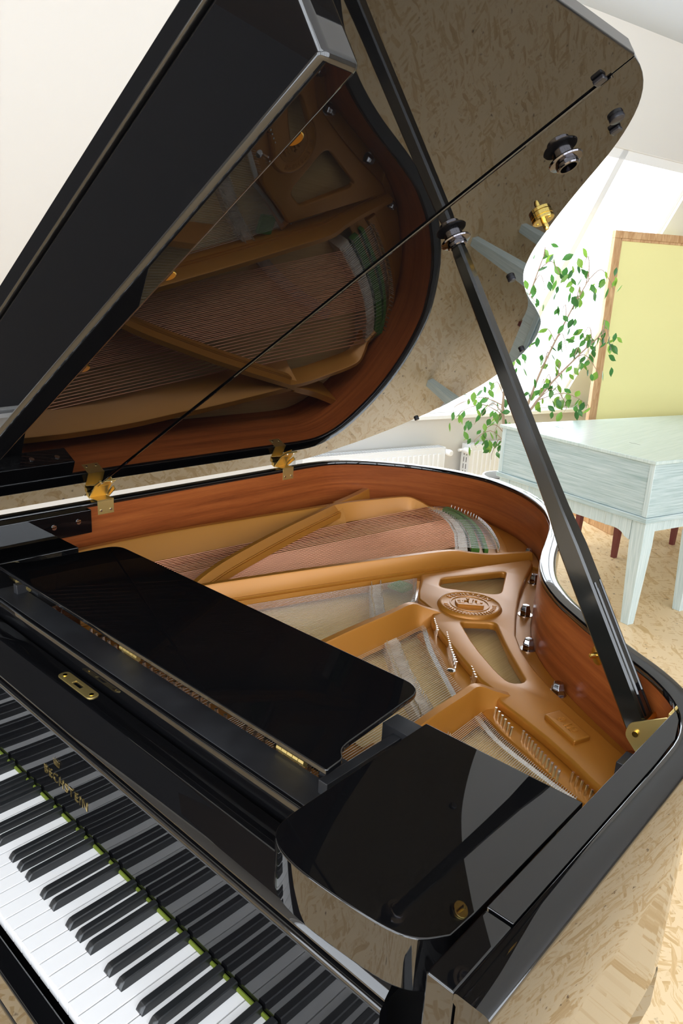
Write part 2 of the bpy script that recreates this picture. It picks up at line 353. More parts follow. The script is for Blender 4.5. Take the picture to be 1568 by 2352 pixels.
# ================================================================== the grand piano
P = empty('grand_piano', (0, 0, 0), label='black polished grand piano with its lid propped open', cat='piano')
KX0, KX1 = -0.8695, 0.3525; KC = -0.2585; KP = 0.0235
HR = 0.293
inner_pts = [(-.915, .100), (-.915, .40), (-.915, .80), (-.915, 1.20), (-.914, 1.33), (-.903, 1.405), (-.862, 1.478), (-.776, 1.552), (-.69, 1.598), (-.60, 1.625), (-.50, 1.632), (-.424, 1.618), (-.304, 1.562), (-.199, 1.475), (-.133, 1.39), (-.10, 1.335), (-.058, 1.24), (-.011, 1.124), (.028, 1.043), (.064, .982), (.098, .939), (.142, .894), (.191, .855), (.238, .820), (.295, .782), (.349, .748), (.387, .718), (.420, .682), (.443, .640), (.455, .59), (.457, .52), (.457, .38), (.457, .24), (.457, .100)]
IN = smooth(inner_pts, 3)
def normals(C):
    out = []
    for k in range(len(C)):
        d = (C[min(k+1, len(C)-1)]-C[max(k-1, 0)]).normalized(); out.append(Vector((-d.y, d.x, 0)))
    return out
NR = normals(IN)
def off(d): return [p+n*d for p, n in zip(IN, NR)]
def sweep(prof, closed=True, C=IN, N=NR):
    mb = MB(); mb.loft([[p+n*d+Vector((0, 0, z)) for d, z in prof] for p, n in zip(C, N)], closed); return mb
RT_ = 0.032
sweep([(.003, -.06), (.003, HR-.012), (.0, HR-.010), (.0, HR-.003), (.0008, HR-.001), (.003, HR), (RT_-.005, HR), (RT_-.0018, HR-.001), (RT_-.0003, HR-.003), (RT_, HR-.006), (RT_, -.055), (RT_-.004, -.06)]).build('rim', 'lacquer', P, ang=50)
# mahogany lining of the rim above the plate
k0 = next(i for i, p in enumerate(IN) if p.y > .30); k1 = len(IN)-next(i for i, p in enumerate(IN[::-1]) if p.y > .30)
sweep([(.0032, .09), (-.0005, .09), (-.0005, HR-.0105), (.0032, HR-.0105)], True, IN[k0:k1], NR[k0:k1]).build('inner_veneer', 'mahogany', P, ang=50)
# treble arm: inner cheek strip and front
fil = [(.430, .190), (.4565, .190), (.4565, .30), (.4565, .52), (.4545, .588), (.4425, .638), (.424, .6755), (.4195, .6805), (.430, .655)]
MB().prism(fil, .05, HR-.0005).build('arm_cheek', 'lacquer', P, .0015)
MB().box(.4305, .4575, .100, .188, -.03, HR-.001).build('arm_cheek', 'lacquer', P, .0025)
MB().box(-.948, -.915, .06, .30, -.03, HR-.002).build('arm_cheek', 'lacquer', P, .003)
MB().box(-.914, -.875, .10, .546, .232, .2895).build('hinge_block', 'lacquer', P, .002)
MB().box(.398, .4295, .455, .645, .165, .206).build('rest_block', 'satin_black', P, .0015)
MB().box(.382, .430, .612, .648, .160, .212).build('rest_block', 'satin_black', P, .0015)
# key bed, key slip, key blocks, legs
MB().box(-.945, .485, -.035, .62, -.135, -.062).build('key_bed', 'lacquer', P, .006)
MB().box(-.912, .428, -.034, -.009, -.06, -.012).build('key_slip', 'lacquer', P, .003)
for x0, x1 in ((KX1+.002, .4295), (-.9145, KX0-.002)):
    MB().box(x0, x1, -.008, .150, -.055, .018).build('key_block', 'lacquer', P, .006)
for x0, x1 in ((.4305, .489), (-.947, -.915)):
    MB().prism([(x0, -.035), (x1, -.035), (x1, .099), (x0, .099)], -.06, .06).build('arm_end', 'lacquer', P, .012, 3)
def piano_leg(x, y):
    mb = MB()
    mb.loft([[Vector((x+sx*w, y+sy*w, z)) for sx, sy in ((-1, -1), (1, -1), (1, 1), (-1, 1))] for w, z in ((.052, -.666), (.052, -.60), (.046, -.595), (.056, -.26), (.062, -.24), (.062, -.134))])
    o = mb.build('leg', 'lacquer', P, .004)
    c = MB(); c.lathe([(.0, -.73), (.03, -.73), (.034, -.70), (.03, -.668), (0, -.668)], 16, lambda p: Vector((p.x+x, p.y+y, p.z))); c.build('caster', 'brass', o)
for x, y in ((-.85, .10), (.385, .10)): piano_leg(x, y)
def tail_leg(x, y):
    piano_leg(x, y)
MB().box(-.62, -.38, 1.25, 1.56, -.135, -.03).build('tail_block', 'lacquer', P, .004)
tail_leg(-.50, 1.42)
MB().prism([(p.x, p.y) for p in off(-.002)], -.062, -.02).build('bottom_frame', 'satin_black', P)

# ---- keys
white_me = MB().box(.0007, KP-.0007, 0, .1495, -.020, 0).mesh('white_key', 'ivory')
for i in range(52):
    o = bpy.data.objects.new('white_key', white_me); COL.objects.link(o); o.parent = P; o.location = (KX0+i*KP, 0, 0)
    b = o.modifiers.new('bevel', 'BEVEL'); b.width = .0008; b.segments = 2; b.harden_normals = True
bk = MB()
def bsec(y, zt, wt, wb): return [Vector((-wb, y, -.004)), Vector((-wb, y, .0)), Vector((-wt-.0006, y, zt-.0012)), Vector((-wt+.0008, y, zt)), Vector((wt-.0008, y, zt)), Vector((wt+.0006, y, zt-.0012)), Vector((wb, y, .0)), Vector((wb, y, -.004))]
bk.loft([bsec(.0505, .0025, .0056, .0066), bsec(.0530, .0070, .0053, .0067), bsec(.0560, .0104, .0050, .0068), bsec(.060, .0114, .0048, .0068), bsec(.1490, .0120, .0048, .0068)])
black_me = bk.mesh('black_key', 'ebony', 28)
# white key i=0 is A0; black keys sit on the joints A|B, C|D, D|E, F|G, G|A
names = 'ABCDEFG'
for i in range(51):
    a = names[i % 7]
    if a in 'ACDFG':
        sh = {'C': -.0014, 'D': .0014, 'F': -.0018, 'G': 0, 'A': .0018}[a]
        o = bpy.data.objects.new('black_key', black_me); COL.objects.link(o); o.parent = P; o.location = (KX0+(i+1)*KP+sh, 0, 0)
MB().tube([(KX0, .1485, .0022), (KX1, .1485, .0022)], .0026, 8).build('key_felt', 'felt_green', P)

# ---- fallboard: face, rounded edge, hinged lip, lettering, lock plate
FX0, FX1 = -.868, .352
def xprof(name, prof, material, x0=FX0, x1=FX1, parent=P, bev=0, ang=30):
    mb = MB(); mb.loft([[Vector((x, y, z)) for y, z in prof] for x in (x0, x1)]); return mb.build(name, material, parent, bev, ang=ang)
face = [(.1512, .005), (.1545, .131)]
FB = xprof('fallboard', face+[(.1545, .1345), (.1555, .138), (.1575, .1405), (.160, .1412), (.168, .1412), (.168, .005)], 'lacquer', ang=40)
lipp = [(.1625, .1425), (.1605, .1440), (.1610, .1465), (.1700, .1560), (.1820, .1680), (.1895, .1755), (.1910, .1775), (.1930, .1792), (.1958, .1800), (.2275, .1800), (.229, .179), (.229, .1425)]
LIP = xprof('fallboard_lip', lipp, 'lacquer', parent=FB, ang=40)
def fbT(cx, cz): return lambda p: Vector((cx+p.x, .1520-(p.z)-.0001, cz+p.y))
text('BECHSTEIN', .0225, .0002, 'lettering', 'letter_brass', FB, lambda p: Vector((-.2685+p.x, .15185+.010*(p.y/.5) - p.z, .0535+p.y)), space=1.25)
def crown(cx, cz, s, T):
    mb = MB(); mb.prism([(-1, -.6), (1, -.6), (1, -.35), (-1, -.35)], 0, .4, T)
    for k in range(5):
        x = -0.9+.45*k; mb.prism([(x-.16, -.3), (x+.16, -.3), (x*1.25, .45)], 0, .4, T)
        mb.prism([(x*1.25+.12*math.cos(t), .55+.12*math.sin(t)) for t in (j*math.pi/4 for j in range(8))], 0, .4, T)
    return mb
crown(0, 0, 1, lambda p: Vector((-.292+p.x*.0085, .15190-p.z*.0004, .0835+p.y*.0085))).build('crown_emblem', 'letter_brass', FB)
lp = [(-.052, -.010), (.052, -.010), (.052, .010), (-.052, .010)]
shape(fillet(lp, .010, 8), [[(-.013, -.004), (.013, -.004), (.013, .004), (-.013, .004)]], .1807, .0006, .0003, 'lock_plate', 'brass_brushed', LIP, T=lambda p: Vector((p.x-.329, p.y+.2125, p.z)))
for sx in (-.042, .042):
    MB().lathe([(0, .1811), (.0035, .1812), (.0037, .1825), (.0, .1830)], 12, lambda p: Vector((p.x-.329+sx, p.y+.2125, p.z))).build('screw', 'brass', LIP)
# rail with matte top behind the fallboard
xprof('desk_rail', [(.2350, .14), (.2350, .2085), (.2357, .2103), (.2372, .2117), (.2392, .2122), (.2915, .2122), (.2925, .2112), (.2925, .19), (.265, .14)], 'lacquer', -.735, .205, P)
xprof('rail_top', [(.2412, .2120), (.2412, .2134), (.2915, .2134), (.2915, .2120)], 'satin_black', -.73, .204, P, bev=.0004)
# ---- shelves beside the desk
shR = [(.1955, .425), (.2005, .19), (.2015, .172), (.205, .153), (.215, .139), (.235, .129), (.268, .1245), (.32, .1265), (.368, .132), (.395, .1435), (.4125, .166), (.4145, .20), (.4145, .425)]
shS = [(p.x, p.y) for p in smooth(shR[1:-2], 4)]
shR = [shR[0]]+shS+[shR[-2], shR[-1]]
def shelf(poly):
    mb = MB(); mb.prism(poly, .205, .265); return mb.build('music_shelf', 'lacquer', P, .0022, 3)
sR = shelf(shR); sL = shelf([(2*KC-x, y) for x, y in shR])
# ---- music desk lying flat
DK = [(.181, .2500), (.1785, .281), (.1635, .294), (.160, .312), (.145, .488), (2*KC-.145, .488), (2*KC-.160, .312), (2*KC-.1635, .294), (2*KC-.1785, .281), (2*KC-.181, .2500)]
desk = MB().prism(fillet(DK, [.004, .006, .010, .006, .034, .034, .006, .010, .006, .004], 6), .2620, .2705).build('music_desk', 'lacquer', P, .0022, 3)
MB().box(2*KC-.135, .135, .275, .478, .2500, .2622).build('desk_core', 'lacquer', desk, .002)
for x in (-.690, -.305, .080):
    h = MB(); n = 5
    for k in range(n): h.tube([(x-.026+k*.052/n+.0004, .2935, .2210), (x-.026+(k+1)*.052/n-.0004, .2935, .2210)], .0055, 10)
    h.box(x-.025, x+.025, .2925, .2965, .2134, .2620); h.build('desk_hinge', 'brass_brushed', desk)
# slide rails under the desk and the dark pin block beneath it
for s in (1, -1):
    def mx_(x): return KC+s*(x-KC)
    xs = sorted((mx_(.131), mx_(.192)))
    MB().box(xs[0], xs[1], .415, .448, .205, .240).build('desk_slide', 'satin_black', P, .001)
    xs = sorted((mx_(.150), mx_(.165)))
    MB().box(xs[0], xs[1], .27, .43, .205, .232).build('desk_slide', 'satin_black', P, .001)
    xs = sorted((mx_(.125), mx_(.2)))
    MB().box(xs[0], xs[1], .298, .335, .18, .222).build('desk_slide', 'satin_black', P, .001)

# ---- iron plate ----
PZ = .158
MB().prism([(p.x, p.y) for p in off(-.0006) if p.y > .47], .106, .118).build('soundboard', 'soundboard', P)
# treble web with two openings
web = [(-.172, 1.40), (-.292, 1.082), (-.262, 1.040), (-.232, .990), (-.205, .955), (-.150, .930), (-.112, .878), (-.060, .842), (.017, .790), (.090, .742), (.128, .728), (.150, .704), (.205, .684), (.256, .664), (.310, .638), (.356, .612), (.40, .595), (.428, .600), (.436, .625), (.425, .655), (.38, .70), (.320, .735), (.256, .772), (.200, .805), (.140, .850), (.085, .900), (.040, .955), (-.002, 1.030), (-.040, 1.105), (-.075, 1.180), (-.115, 1.280), (-.150, 1.375)]
h1 = fillet([(-.244, 1.100), (-.166, 1.268), (-.094, 1.119), (-.215, 1.050)], [.014, .02, .03, .02], 6)
h2 = fillet([(-.074, .925), (-.021, .976), (.06, .885), (.150, .797), (.133, .773), (.097, .790), (.010, .850)], [.014, .016, .05, .014, .012, .03, .05], 6)
WEB = shape(web, [h1, h2], .1575, .0035, .0055, 'plate_web', 'bronze', P, 3)
# flange along the treble bent side and the string bed floors
flange = [(p.x, p.y) for p in off(-.001) if p.x > -.30 and p.y > .58]
fl = flange+[(.428, .56), (.405, .612), (.36, .660), (.30, .708), (.24, .748), (.18, .787), (.12, .836), (.065, .888), (.02, .945), (-.02, 1.02), (-.055, 1.09), (-.09, 1.168), (-.13, 1.268), (-.17, 1.37), (-.20, 1.42)]
shape(fl, [], .1455, .0045, .001, 'plate_flange', 'bronze', P, 1)
# hitch bed of the two treble sections
shape([(-.118, .885), (.02, .795), (.128, .73), (.128, .62), (.07, .69), (-.02, .775), (-.116, .835)], [], .146, .003, .001, 'hitch_bed', 'bronze', P, 1)
shape([(.128, .73), (.25, .672), (.36, .617), (.40, .60), (.40, .57), (.345, .585), (.25, .625), (.20, .645), (.14, .675)], [], .146, .003, .001, 'hitch_bed', 'bronze', P, 1)
shape([(-.30, 1.098), (-.20, .96), (-.135, .94), (-.18, .935), (-.218, .955), (-.318, 1.085)], [], .1445, .003, .001, 'hitch_bed', 'bronze', P, 1)
# pin block web under the desk (seen in the gap before the desk)
shape([(-.91, .265), (.428, .265), (.428, .47), (.11, .50), (-.16, .54), (-.40, .58), (-.55, .60), (-.70, .60), (-.91, .60)], [[(-.86, .50), (-.62, .50), (-.62, .58), (-.86, .58)], [(-.56, .42), (-.18, .42), (-.18, .525), (-.54, .56)], [(-.11, .40), (.06, .40), (.06, .43), (-.11, .46)], [(.14, .40), (.37, .40), (.37, .46), (.14, .48)]], .108, .006, .002, 'pin_block_web', 'bronze', P, 1)
for s_ in (1, -1):
    xs = sorted((KC+s_*(.045-KC), KC+s_*(.20-KC))); MB().box(xs[0], xs[1], .40, .505, .121, .127).build('plate_apron', 'bronze', P, .002)
# bass tail plate carrying the hitch pins
hitch = [(-.605, 1.625), (-.534, 1.612), (-.460, 1.583), (-.376, 1.516), (-.300, 1.432), (-.251, 1.365)]
hs = smooth(hitch, 6)
tail = [(p.x, p.y) for p in off(-.001) if p.y > 1.36 and p.x > -.66]
shape([(-.63, 1.55)]+[(-.645, 1.600)]+tail+[(-.19, 1.38), (-.27, 1.30), (-.36, 1.42), (-.45, 1.505), (-.54, 1.555)], [], .150, .006, .004, 'bass_tail_plate', 'bronze', P, 2)
rim_ = [(p.x, p.y) for p in hs]; rim_o = [(p.x+.022, p.y+.020) for p in hs][::-1]
shape(rim_+rim_o, [], .163, .006, .003, 'hitch_rail', 'bronze', P, 2)

def bar(path, w, zb, name='plate_bar', foot=.010, molding=True, parent=P, skew=0.0):
    # cast bar: path = (x, y, top z); flat top, battered sides, spreading foot
    mb = MB(); secs = []
    pts = [Vector(p) for p in path]
    for k, p in enumerate(pts):
        d = pts[min(k+1, len(pts)-1)]-pts[max(k-1, 0)]; d.z = 0; d.normalize(); n = Vector((d.y, -d.x, 0))
        zt = p.z; q = Vector((p.x, p.y, 0)); h = zt-zb; hw = w/2
        prof = [(-hw-.004-foot, zb), (-hw-.004, zb+min(.010, h*.3)), (-hw, zt-.003), (-hw+.002, zt), (hw-.002, zt), (hw, zt-.003)]
        if molding: prof += [(hw+.008, zb+h*.48), (hw+.011, zb+h*.48), (hw+.012, zb+h*.42), (hw+.011, zb+h*.38), (hw+.014, zb+h*.38), (hw+.015, zb+h*.30), (hw+.015+foot*.6, zb)]
        else: prof += [(hw+.008, zb+min(.012, h*.35)), (hw+.010+foot, zb)]
        secs.append([q+n*(dd+skew*(zz-zt))+Vector((0, 0, zz)) for dd, zz in prof])
    mb.loft(secs); return mb.build(name, 'bronze', parent, ang=40)
def sp(pts, n=4): return [tuple(p) for p in smooth(pts, n)]
# long bar between bass and tenor
bar(sp([(-.600, .36, .180), (-.525, .560, .196), (-.478, .700, .199), (-.400, .930, .200), (-.345, 1.085, .200), (-.300, 1.212, .198), (-.272, 1.265, .188), (-.245, 1.315, .180), (-.215, 1.365, .180), (-.182, 1.420, .180)]), .016, .130, foot=.006)
# diagonal bar across the bass strings, running on to the tail
bar(sp([(-.535, .520, .170), (-.548, .590, .186), (-.562, .640, .198), (-.600, .740, .203), (-.680, .985, .206), (-.752, 1.235, .206), (-.772, 1.300, .206)]), .016, .168, foot=.004)
bar(sp([(-.772, 1.290, .206), (-.800, 1.400, .206), (-.838, 1.508, .204)]), .022, .110, molding=False)
bar(sp([(-.762, 1.255, .206), (-.752, 1.330, .206), (-.728, 1.420, .205), (-.690, 1.530, .204), (-.655, 1.560, .192), (-.625, 1.575, .178), (-.590, 1.598, .176)]), .016, .150, molding=False, foot=.004)
# bass side bar
bar(sp([(-.868, .360, .198), (-.868, .56, .200), (-.858, .74, .200), (-.826, .97, .200), (-.775, 1.245, .203), (-.762, 1.300, .204)]), .020, .130, molding=False, foot=.004, skew=-.45)
# short treble bars
bar(sp([(-.166, .480, .176), (-.164, .56, .188), (-.164, .68, .193), (-.163, .800, .193), (-.165, .872, .192), (-.150, .905, .178), (-.128, .935, .166)]), .016, .138, molding=False)
bar(sp([(.124, .400, .176), (.122, .47, .186), (.120, .540, .191), (.118, .640, .191), (.118, .684, .190), (.135, .715, .176), (.152, .738, .166)]), .016, .138, molding=False)
# medallion with crown and lettering
MC = Vector((-.104, 1.006, 0)); MR = .0665
med = MB().lathe([(MR*1.06, .163), (MR*1.06, .1670), (MR, .1735), (MR*.96, .1742), (MR*.93, .1725), (MR*.655, .1725), (MR*.645, .1738), (MR*.61, .1738), (MR*.60, .1722), (0, .1722)], 56, lambda p: p+MC).build('medallion', 'bronze', P, ang=50)
RA = math.radians(-38)   # the emblem is turned towards the keyboard's treble end
def medT(r, ang, s):
    a = RA+ang
    return lambda p: MC+Vector((math.sin(a)*(r+p.y)+math.cos(a)*p.x, math.cos(a)*(r+p.y)-math.sin(a)*p.x, .1725+p.z))
for k, ch in enumerate('BECHSTEIN'):
    text(ch, .0155, .0016, 'medallion_letter', 'bronze', med, medT(MR*.795, math.radians(-52+13*k), 1))
for k in range(44):
    a = math.radians(92+k*4.0)
    MB().box(-.0012, .0012, -.0045+R_.random()*.002, .0035+R_.random()*.002, 0, .0013, medT(MR*.79, a, 1)).build('ring_relief', 'bronze', med) if k % 2 == 0 and R_.random() < .93 else None
def crT(p):
    x, y = p.x*.0265, p.y*.0265; c, s_ = math.cos(RA), math.sin(RA)
    return MC+Vector((c*x+s_*y, -s_*x+c*y, .1722+p.z))
mb = MB(); mb.prism([(-1.05, -.75), (1.05, -.75), (1.05, -.45), (-1.05, -.45)], 0, .0065, crT)
for k in range(7):
    x = -.95+.317*k; mb.prism([(x-.16, -.45), (x+.16, -.45), (x*1.2+.05, .35), (x*1.2-.05, .35)], 0, .005+.002*(k % 2), crT)
for k in range(26):
    t = R_.random()*math.pi; r = .55+R_.random()*.35; x, y = math.cos(t)*r*1.15, -.35+math.sin(t)*r*1.1; q = .06+R_.random()*.08
    mb.prism([(x+q*math.cos(j*1.05+k), y+q*math.sin(j*1.05+k)) for j in range(6)], 0, .004+R_.random()*.004, crT)
mb.build('crown_relief', 'bronze', med)
# number plate cast into the treble web
np_c = [(.229, .711), (.240, .744), (.309, .707), (.298, .675)]
pl = shape(fillet(np_c, .003, 3), [], .169, .0025, .0025, 'number_plate', 'bronze', P, 2)
dx = Vector((.309-.240, .707-.744, 0)).normalized(); dy = Vector((-dx.y, dx.x, 0)); pc = Vector((.269, .7095, .1738))
text('8 1/2', .021, .0009, 'cast_number', 'bronze', pl, lambda p: pc+dx*p.x+dy*p.y+Vector((0, 0, p.z)), .0003)
# plate bolts
def bolt(x, y, z, h=.022):
    t = lambda p: Vector((x+p.x, y+p.y, z+p.z))
    MB().lathe([(.0, 0), (.0155, 0), (.0155, .0025), (.0, .0025)], 20, t).build('washer', 'chrome', P)
    b = MB(); b.lathe([(.0125, .0025), (.0125, h*.60), (.0108, h*.70), (.0095, h*1.02), (.0080, h*1.10), (0, h*1.12)], 6, t); b.build('plate_bolt', 'nut_chrome', P, .0008)
for x, y, z in ((-.098, 1.288, .150), (-.015, 1.094, .150), (.074, .945, .150), (.197, .8255, .150), (.372, .710, .150), (-.198, 1.440, .156)): bolt(x, y, z)
MB().lathe([(0, .1500), (.007, .1500), (.008, .153), (.0, .155)], 16, lambda p: Vector((p.x-.008+.03, p.y+.775-.02, p.z))).build('plate_screw', 'chrome', P)

# ---- bridges, felts
def ribbon(pts, w, z0, z1, name, material, parent=P, n=5):
    C = smooth(pts, n); N = normals(C); mb = MB()
    mb.loft([[p+nn*d+Vector((0, 0, z)) for d, z in ((-w/2, z0), (-w/2, z1), (w/2, z1), (w/2, z0))] for p, nn in zip(C, N)])
    return mb.build(name, material, parent)
ribbon([(.350, .50), (.24, .525), (.15, .555), (.092, .595), (-.02, .675), (-.135, .775), (-.225, .845), (-.30, .925), (-.366, 1.003), (-.43, 1.10), (-.50, 1.24), (-.55, 1.38)], .030, .098, .1445, 'long_bridge', 'bridge_wood')
ribbon([(-.618, 1.580), (-.545, 1.545), (-.470, 1.485), (-.405, 1.415), (-.325, 1.305)], .034, .098, .1705, 'bass_bridge', 'bridge_wood')
ribbon([(-.600, 1.608), (-.530, 1.575), (-.455, 1.520), (-.385, 1.445), (-.300, 1.335)], .022, .158, .1745, 'string_felt', 'felt_dark_green')
ribbon([(-.592, 1.622), (-.520, 1.595), (-.440, 1.540), (-.365, 1.465), (-.275, 1.350)], .010, .158, .1765, 'string_felt', 'felt_dark_green')
MB().box(-.335, -.285, 1.005, 1.055, .138, .1475).build('string_felt', 'felt_dark_green', P, .004)
ribbon([(-.125, .868), (-.05, .79), (.05, .705), (.098, .665)], .010, .149, .1535, 'duplex_bar', 'steel')
ribbon([(.140, .655), (.20, .618), (.285, .590), (.35, .572)], .009, .149, .1535, 'duplex_bar', 'steel')
ribbon([(-.295, 1.075), (-.245, 1.00), (-.215, .945)], .010, .144, .1505, 'duplex_bar', 'steel')

# ---- strings
cyl = MB(); cyl.tube([(0, 0, 0), (0, 0, 1)], 1.0, 6, False)
str_cu = cyl.mesh('bass_string', 'copper', 80); str_st = cyl.mesh('steel_string', 'steel', 80)
def string(me, name, p0, p1, r):
    o = bpy.data.objects.new(name, me); COL.objects.link(o); o.parent = P
    p0 = Vector(p0); d = Vector(p1)-p0
    o.matrix_local = Matrix.Translation(p0) @ d.to_track_quat('Z', 'Y').to_matrix().to_4x4() @ Matrix.Diagonal((r, r, d.length, 1)); return o
def along(poly, t):
    L = [0]; 
    for a, b in zip(poly[:-1], poly[1:]): L.append(L[-1]+(Vector(b)-Vector(a)).length)
    s = t*L[-1]
    for k in range(len(poly)-1):
        if s <= L[k+1]+1e-9: f = (s-L[k])/(L[k+1]-L[k]); return Vector(poly[k]).lerp(Vector(poly[k+1]), f)
    return Vector(poly[-1])
pins = MB()
def pin(mb, x, y, z0, z1, r=.0016, tilt=(0, 0)): mb.tube([(x, y, z0), (x+tilt[0], y+tilt[1], z1)], r, 6)
hp = [(p.x, p.y) for p in hs]
br_f = [(-.628, 1.560), (-.552, 1.525), (-.478, 1.466), (-.413, 1.398), (-.335, 1.290)]
singles = 10; pairs = 17; slots = []
tt = 0.0
for k in range(singles): slots.append(tt); tt += 1.0
for k in range(pairs): slots += [tt, tt+.52]; tt += 1.12
tmax = tt
for k, s_ in enumerate(slots):
    t = s_/tmax
    e = along(hp, .02+.97*t); b = along(br_f, .01+.98*t)
    f = Vector((-.870+.262*t, .335)); 
    rr = .0019-.0009*t
    d = (b-f)
    string(str_cu, 'bass_string', (f.x, f.y, .137), (b.x, b.y, .1775), rr)
    string(str_st, 'steel_string', (b.x, b.y, .1775), (e.x, e.y, .1765), .00048)
    pin(pins, e.x+.002, e.y+.004, .168, .184, .0014, (.001, .003))
    bb = b+(e-b)*.08; pin(pins, bb.x, bb.y, .170, .180, .0009); bb = b+(e-b)*.36; pin(pins, bb.x+.002, bb.y, .170, .180, .0009)
def section(n, f0, f1, hitch, z0, z1, yf=.335):
    for k in range(n):
        t = (k+.5)/n; h = along(hitch, t); f = Vector((f0+(f1-f0)*t, yf))
        string(str_st, 'steel_string', (f.x, f.y, z0), (h.x, h.y, z1), .00042)
section(46, -.585, -.190, [(-.305, 1.085), (-.265, 1.030), (-.235, .985), (-.213, .957), (-.192, .945)], .142, .1525)
section(50, -.135, .098, [(-.128, .872), (-.060, .815), (.04, .730), (.102, .690)], .146, .1555)
section(60, .145, .362, [(.140, .668), (.195, .634), (.285, .599), (.352, .578)], .146, .1555)
def hitchrow(pts, n, z0=.148, z1=.1665, r=.0022):
    for k in range(n):
        q = along(pts, k/(n-1)); pin(pins, q.x, q.y, z0, z1, r, (.0012, .002))
hitchrow([(.158, .680), (.206, .648)], 6); hitchrow([(.224, .652), (.262, .628), (.310, .600)], 12); hitchrow([(.326, .610), (.372, .588)], 6)
hitchrow([(-.118, .893), (-.082, .853)], 7); hitchrow([(-.062, .858), (-.02, .808), (.022, .766)], 14); hitchrow([(.052, .772), (.078, .744)], 5)
hitchrow([(-.293, 1.090), (-.255, 1.035), (-.225, .990), (-.196, .965)], 14, .146, .164, .0016)
for poly, n in (([(.330, .505), (.15, .555), (.092, .595), (-.02, .675), (-.125, .765)], 95), ([(-.215, .838), (-.30, .925), (-.366, 1.003)], 40)):
    for k in range(n):
        q = along(poly, k/(n-1))
        for s_ in (-.010, .010): pin(pins, q.x+s_*.5, q.y+s_+R_.uniform(-.002, .002), .143, .1565, .0009, (s_*.1, 0))
tag(pins.build('bridge_and_hitch_pins', 'steel', P), kind='stuff')
tp = MB()
for k in range(150):
    x = -.80+1.15*k/149; y = .332+.013*(k % 3)+R_.uniform(-.002, .002)
    if -.66 < x < -.56 or -.13 < x < -.09: continue
    pin(tp, x, y, .115, .155, .0033); tp.tube([(x+.0035*math.cos(t), y+.0035*math.sin(t), .139+.001*t) for t in (j*.9 for j in range(10))], .0006, 4)
tag(tp.build('tuning_pins', 'steel', P), kind='stuff')

# ---- lid
TH = math.radians(31.6); AX, AZ = -.975, .300
LE = Vector((math.cos(TH), 0, math.sin(TH))); LN = Vector((math.sin(TH), 0, -math.cos(TH)))   # across the lid; out of its underside
def LT(w, y, o=0.0): return Vector((AX, y, AZ))+LE*w+LN*o
def LTp(p): return LT(p.x, p.y, -p.z)
YS = .592
out_ = off(RT_+.006)
edge = [(p.x-AX, p.y) for p in out_]
tailp = [(w, y) for w, y in edge if y > YS+.001 and w > .06]
LTK = .023
lidp = [(-.022, YS+.001), (-.022, 1.30), (-.012, 1.37), (.012, 1.42)]+[q for q in tailp if not (q[0] < .30 and q[1] < 1.41)]
wS = tailp[-1][0]; lidp.append((wS, YS+.001))
def lidboard(name, poly, parent, tilt=0.0, y0=0.0, bev=.006):
    def T(p): return LT(p.x, p.y, -p.z+math.tan(tilt)*(p.y-y0))
    mb = MB(); mb.prism(poly, 0, LTK, T); return mb.build(name, 'lacquer', parent, bev, 3)
LID = lidboard('lid', lidp, P)
WFR = .457+RT_+.006-AX
FLAP = lidboard('lid_flap', [(-.022, .086), (WFR, .086), (WFR, YS-.001), (-.022, YS-.001)], LID, math.radians(-.35), YS, .003)
dyt = math.tan(math.radians(-.35))*(.259-YS)
MB().prism([(.058, .090), (1.416, .090), (1.416, .128), (.058, .128)], 0, .110, lambda p: LT(p.x, p.y, p.z+.0025)).build('lid_front_lip', 'lacquer', LID, .0065, 4)
# slender hinge line along the seam
MB().tube([LT(.012, YS, .0012), LT(WFR-.03, YS, .0012)], .0022, 8).build('seam_hinge', 'lacquer', LID)
def on_lid(w, y, base=0.0):
    o = LT(w, y, base); X = LE; Yv = LN.cross(LE)
    return lambda p: o+X*p.x+Yv*p.y+LN*p.z
for w in (.726, .984, 1.240):
    MB().lathe([(0, -.002), (.0105, -.002), (.0105, .0024), (.0095, .0032), (0, .0032)], 24, on_lid(w, .259, dyt+.0008)).build('brass_button', 'brass', LID)
    MB().box(-.0105, .0105, -.0008, .0008, .003, .0036, on_lid(w, .259, dyt+.0008)).build('button_slot', 'prop_black', LID)
cup = [(0, 0), (.021, 0), (.021, .010), (.033, .011), (.0345, .0135), (.033, .016), (.0225, .018), (.0225, .026), (.0205, .028), (.0165, .028), (.0145, .012), (0, .012)]
cup = [(r*.68, z*.72) for r, z in cup]
MB().lathe(cup, 32, on_lid(1.138, .679)).build('prop_cup', 'dark_chrome', LID, ang=40)
MB().lathe(cup, 32, on_lid(1.327, .683)).build('prop_cup', 'dark_chrome', LID, ang=40)
MB().lathe([(0, 0), (.0095, 0), (.0100, .003), (.0095, .005), (.008, .006), (0, .0062)], 28, on_lid(1.402, .688)).build('rubber_button', 'rubber', LID, ang=40)
MB().box(-.007, .007, -.006, .006, 0, .006, on_lid(1.388, .716)).build('lid_stop', 'rubber', LID, .002)
MB().box(-.007, .007, -.006, .006, 0, .006, on_lid(1.430, .578, .0)).build('lid_stop', 'rubber', LID, .002)
br = MB().lathe([(0, 0), (.0175, 0), (.0175, .003), (.0165, .0037), (.0175, .0045), (.0175, .0088), (.0165, .0098), (0, .0098)], 32, on_lid(1.217, .816)).build('brass_catch', 'brass', LID, ang=40)
MB().lathe([(.0046, .0096), (.0042, .016), (.0046, .020), (.003, .0245), (0, .0255)], 16, on_lid(1.217, .816)).build('catch_pin', 'brass', LID)
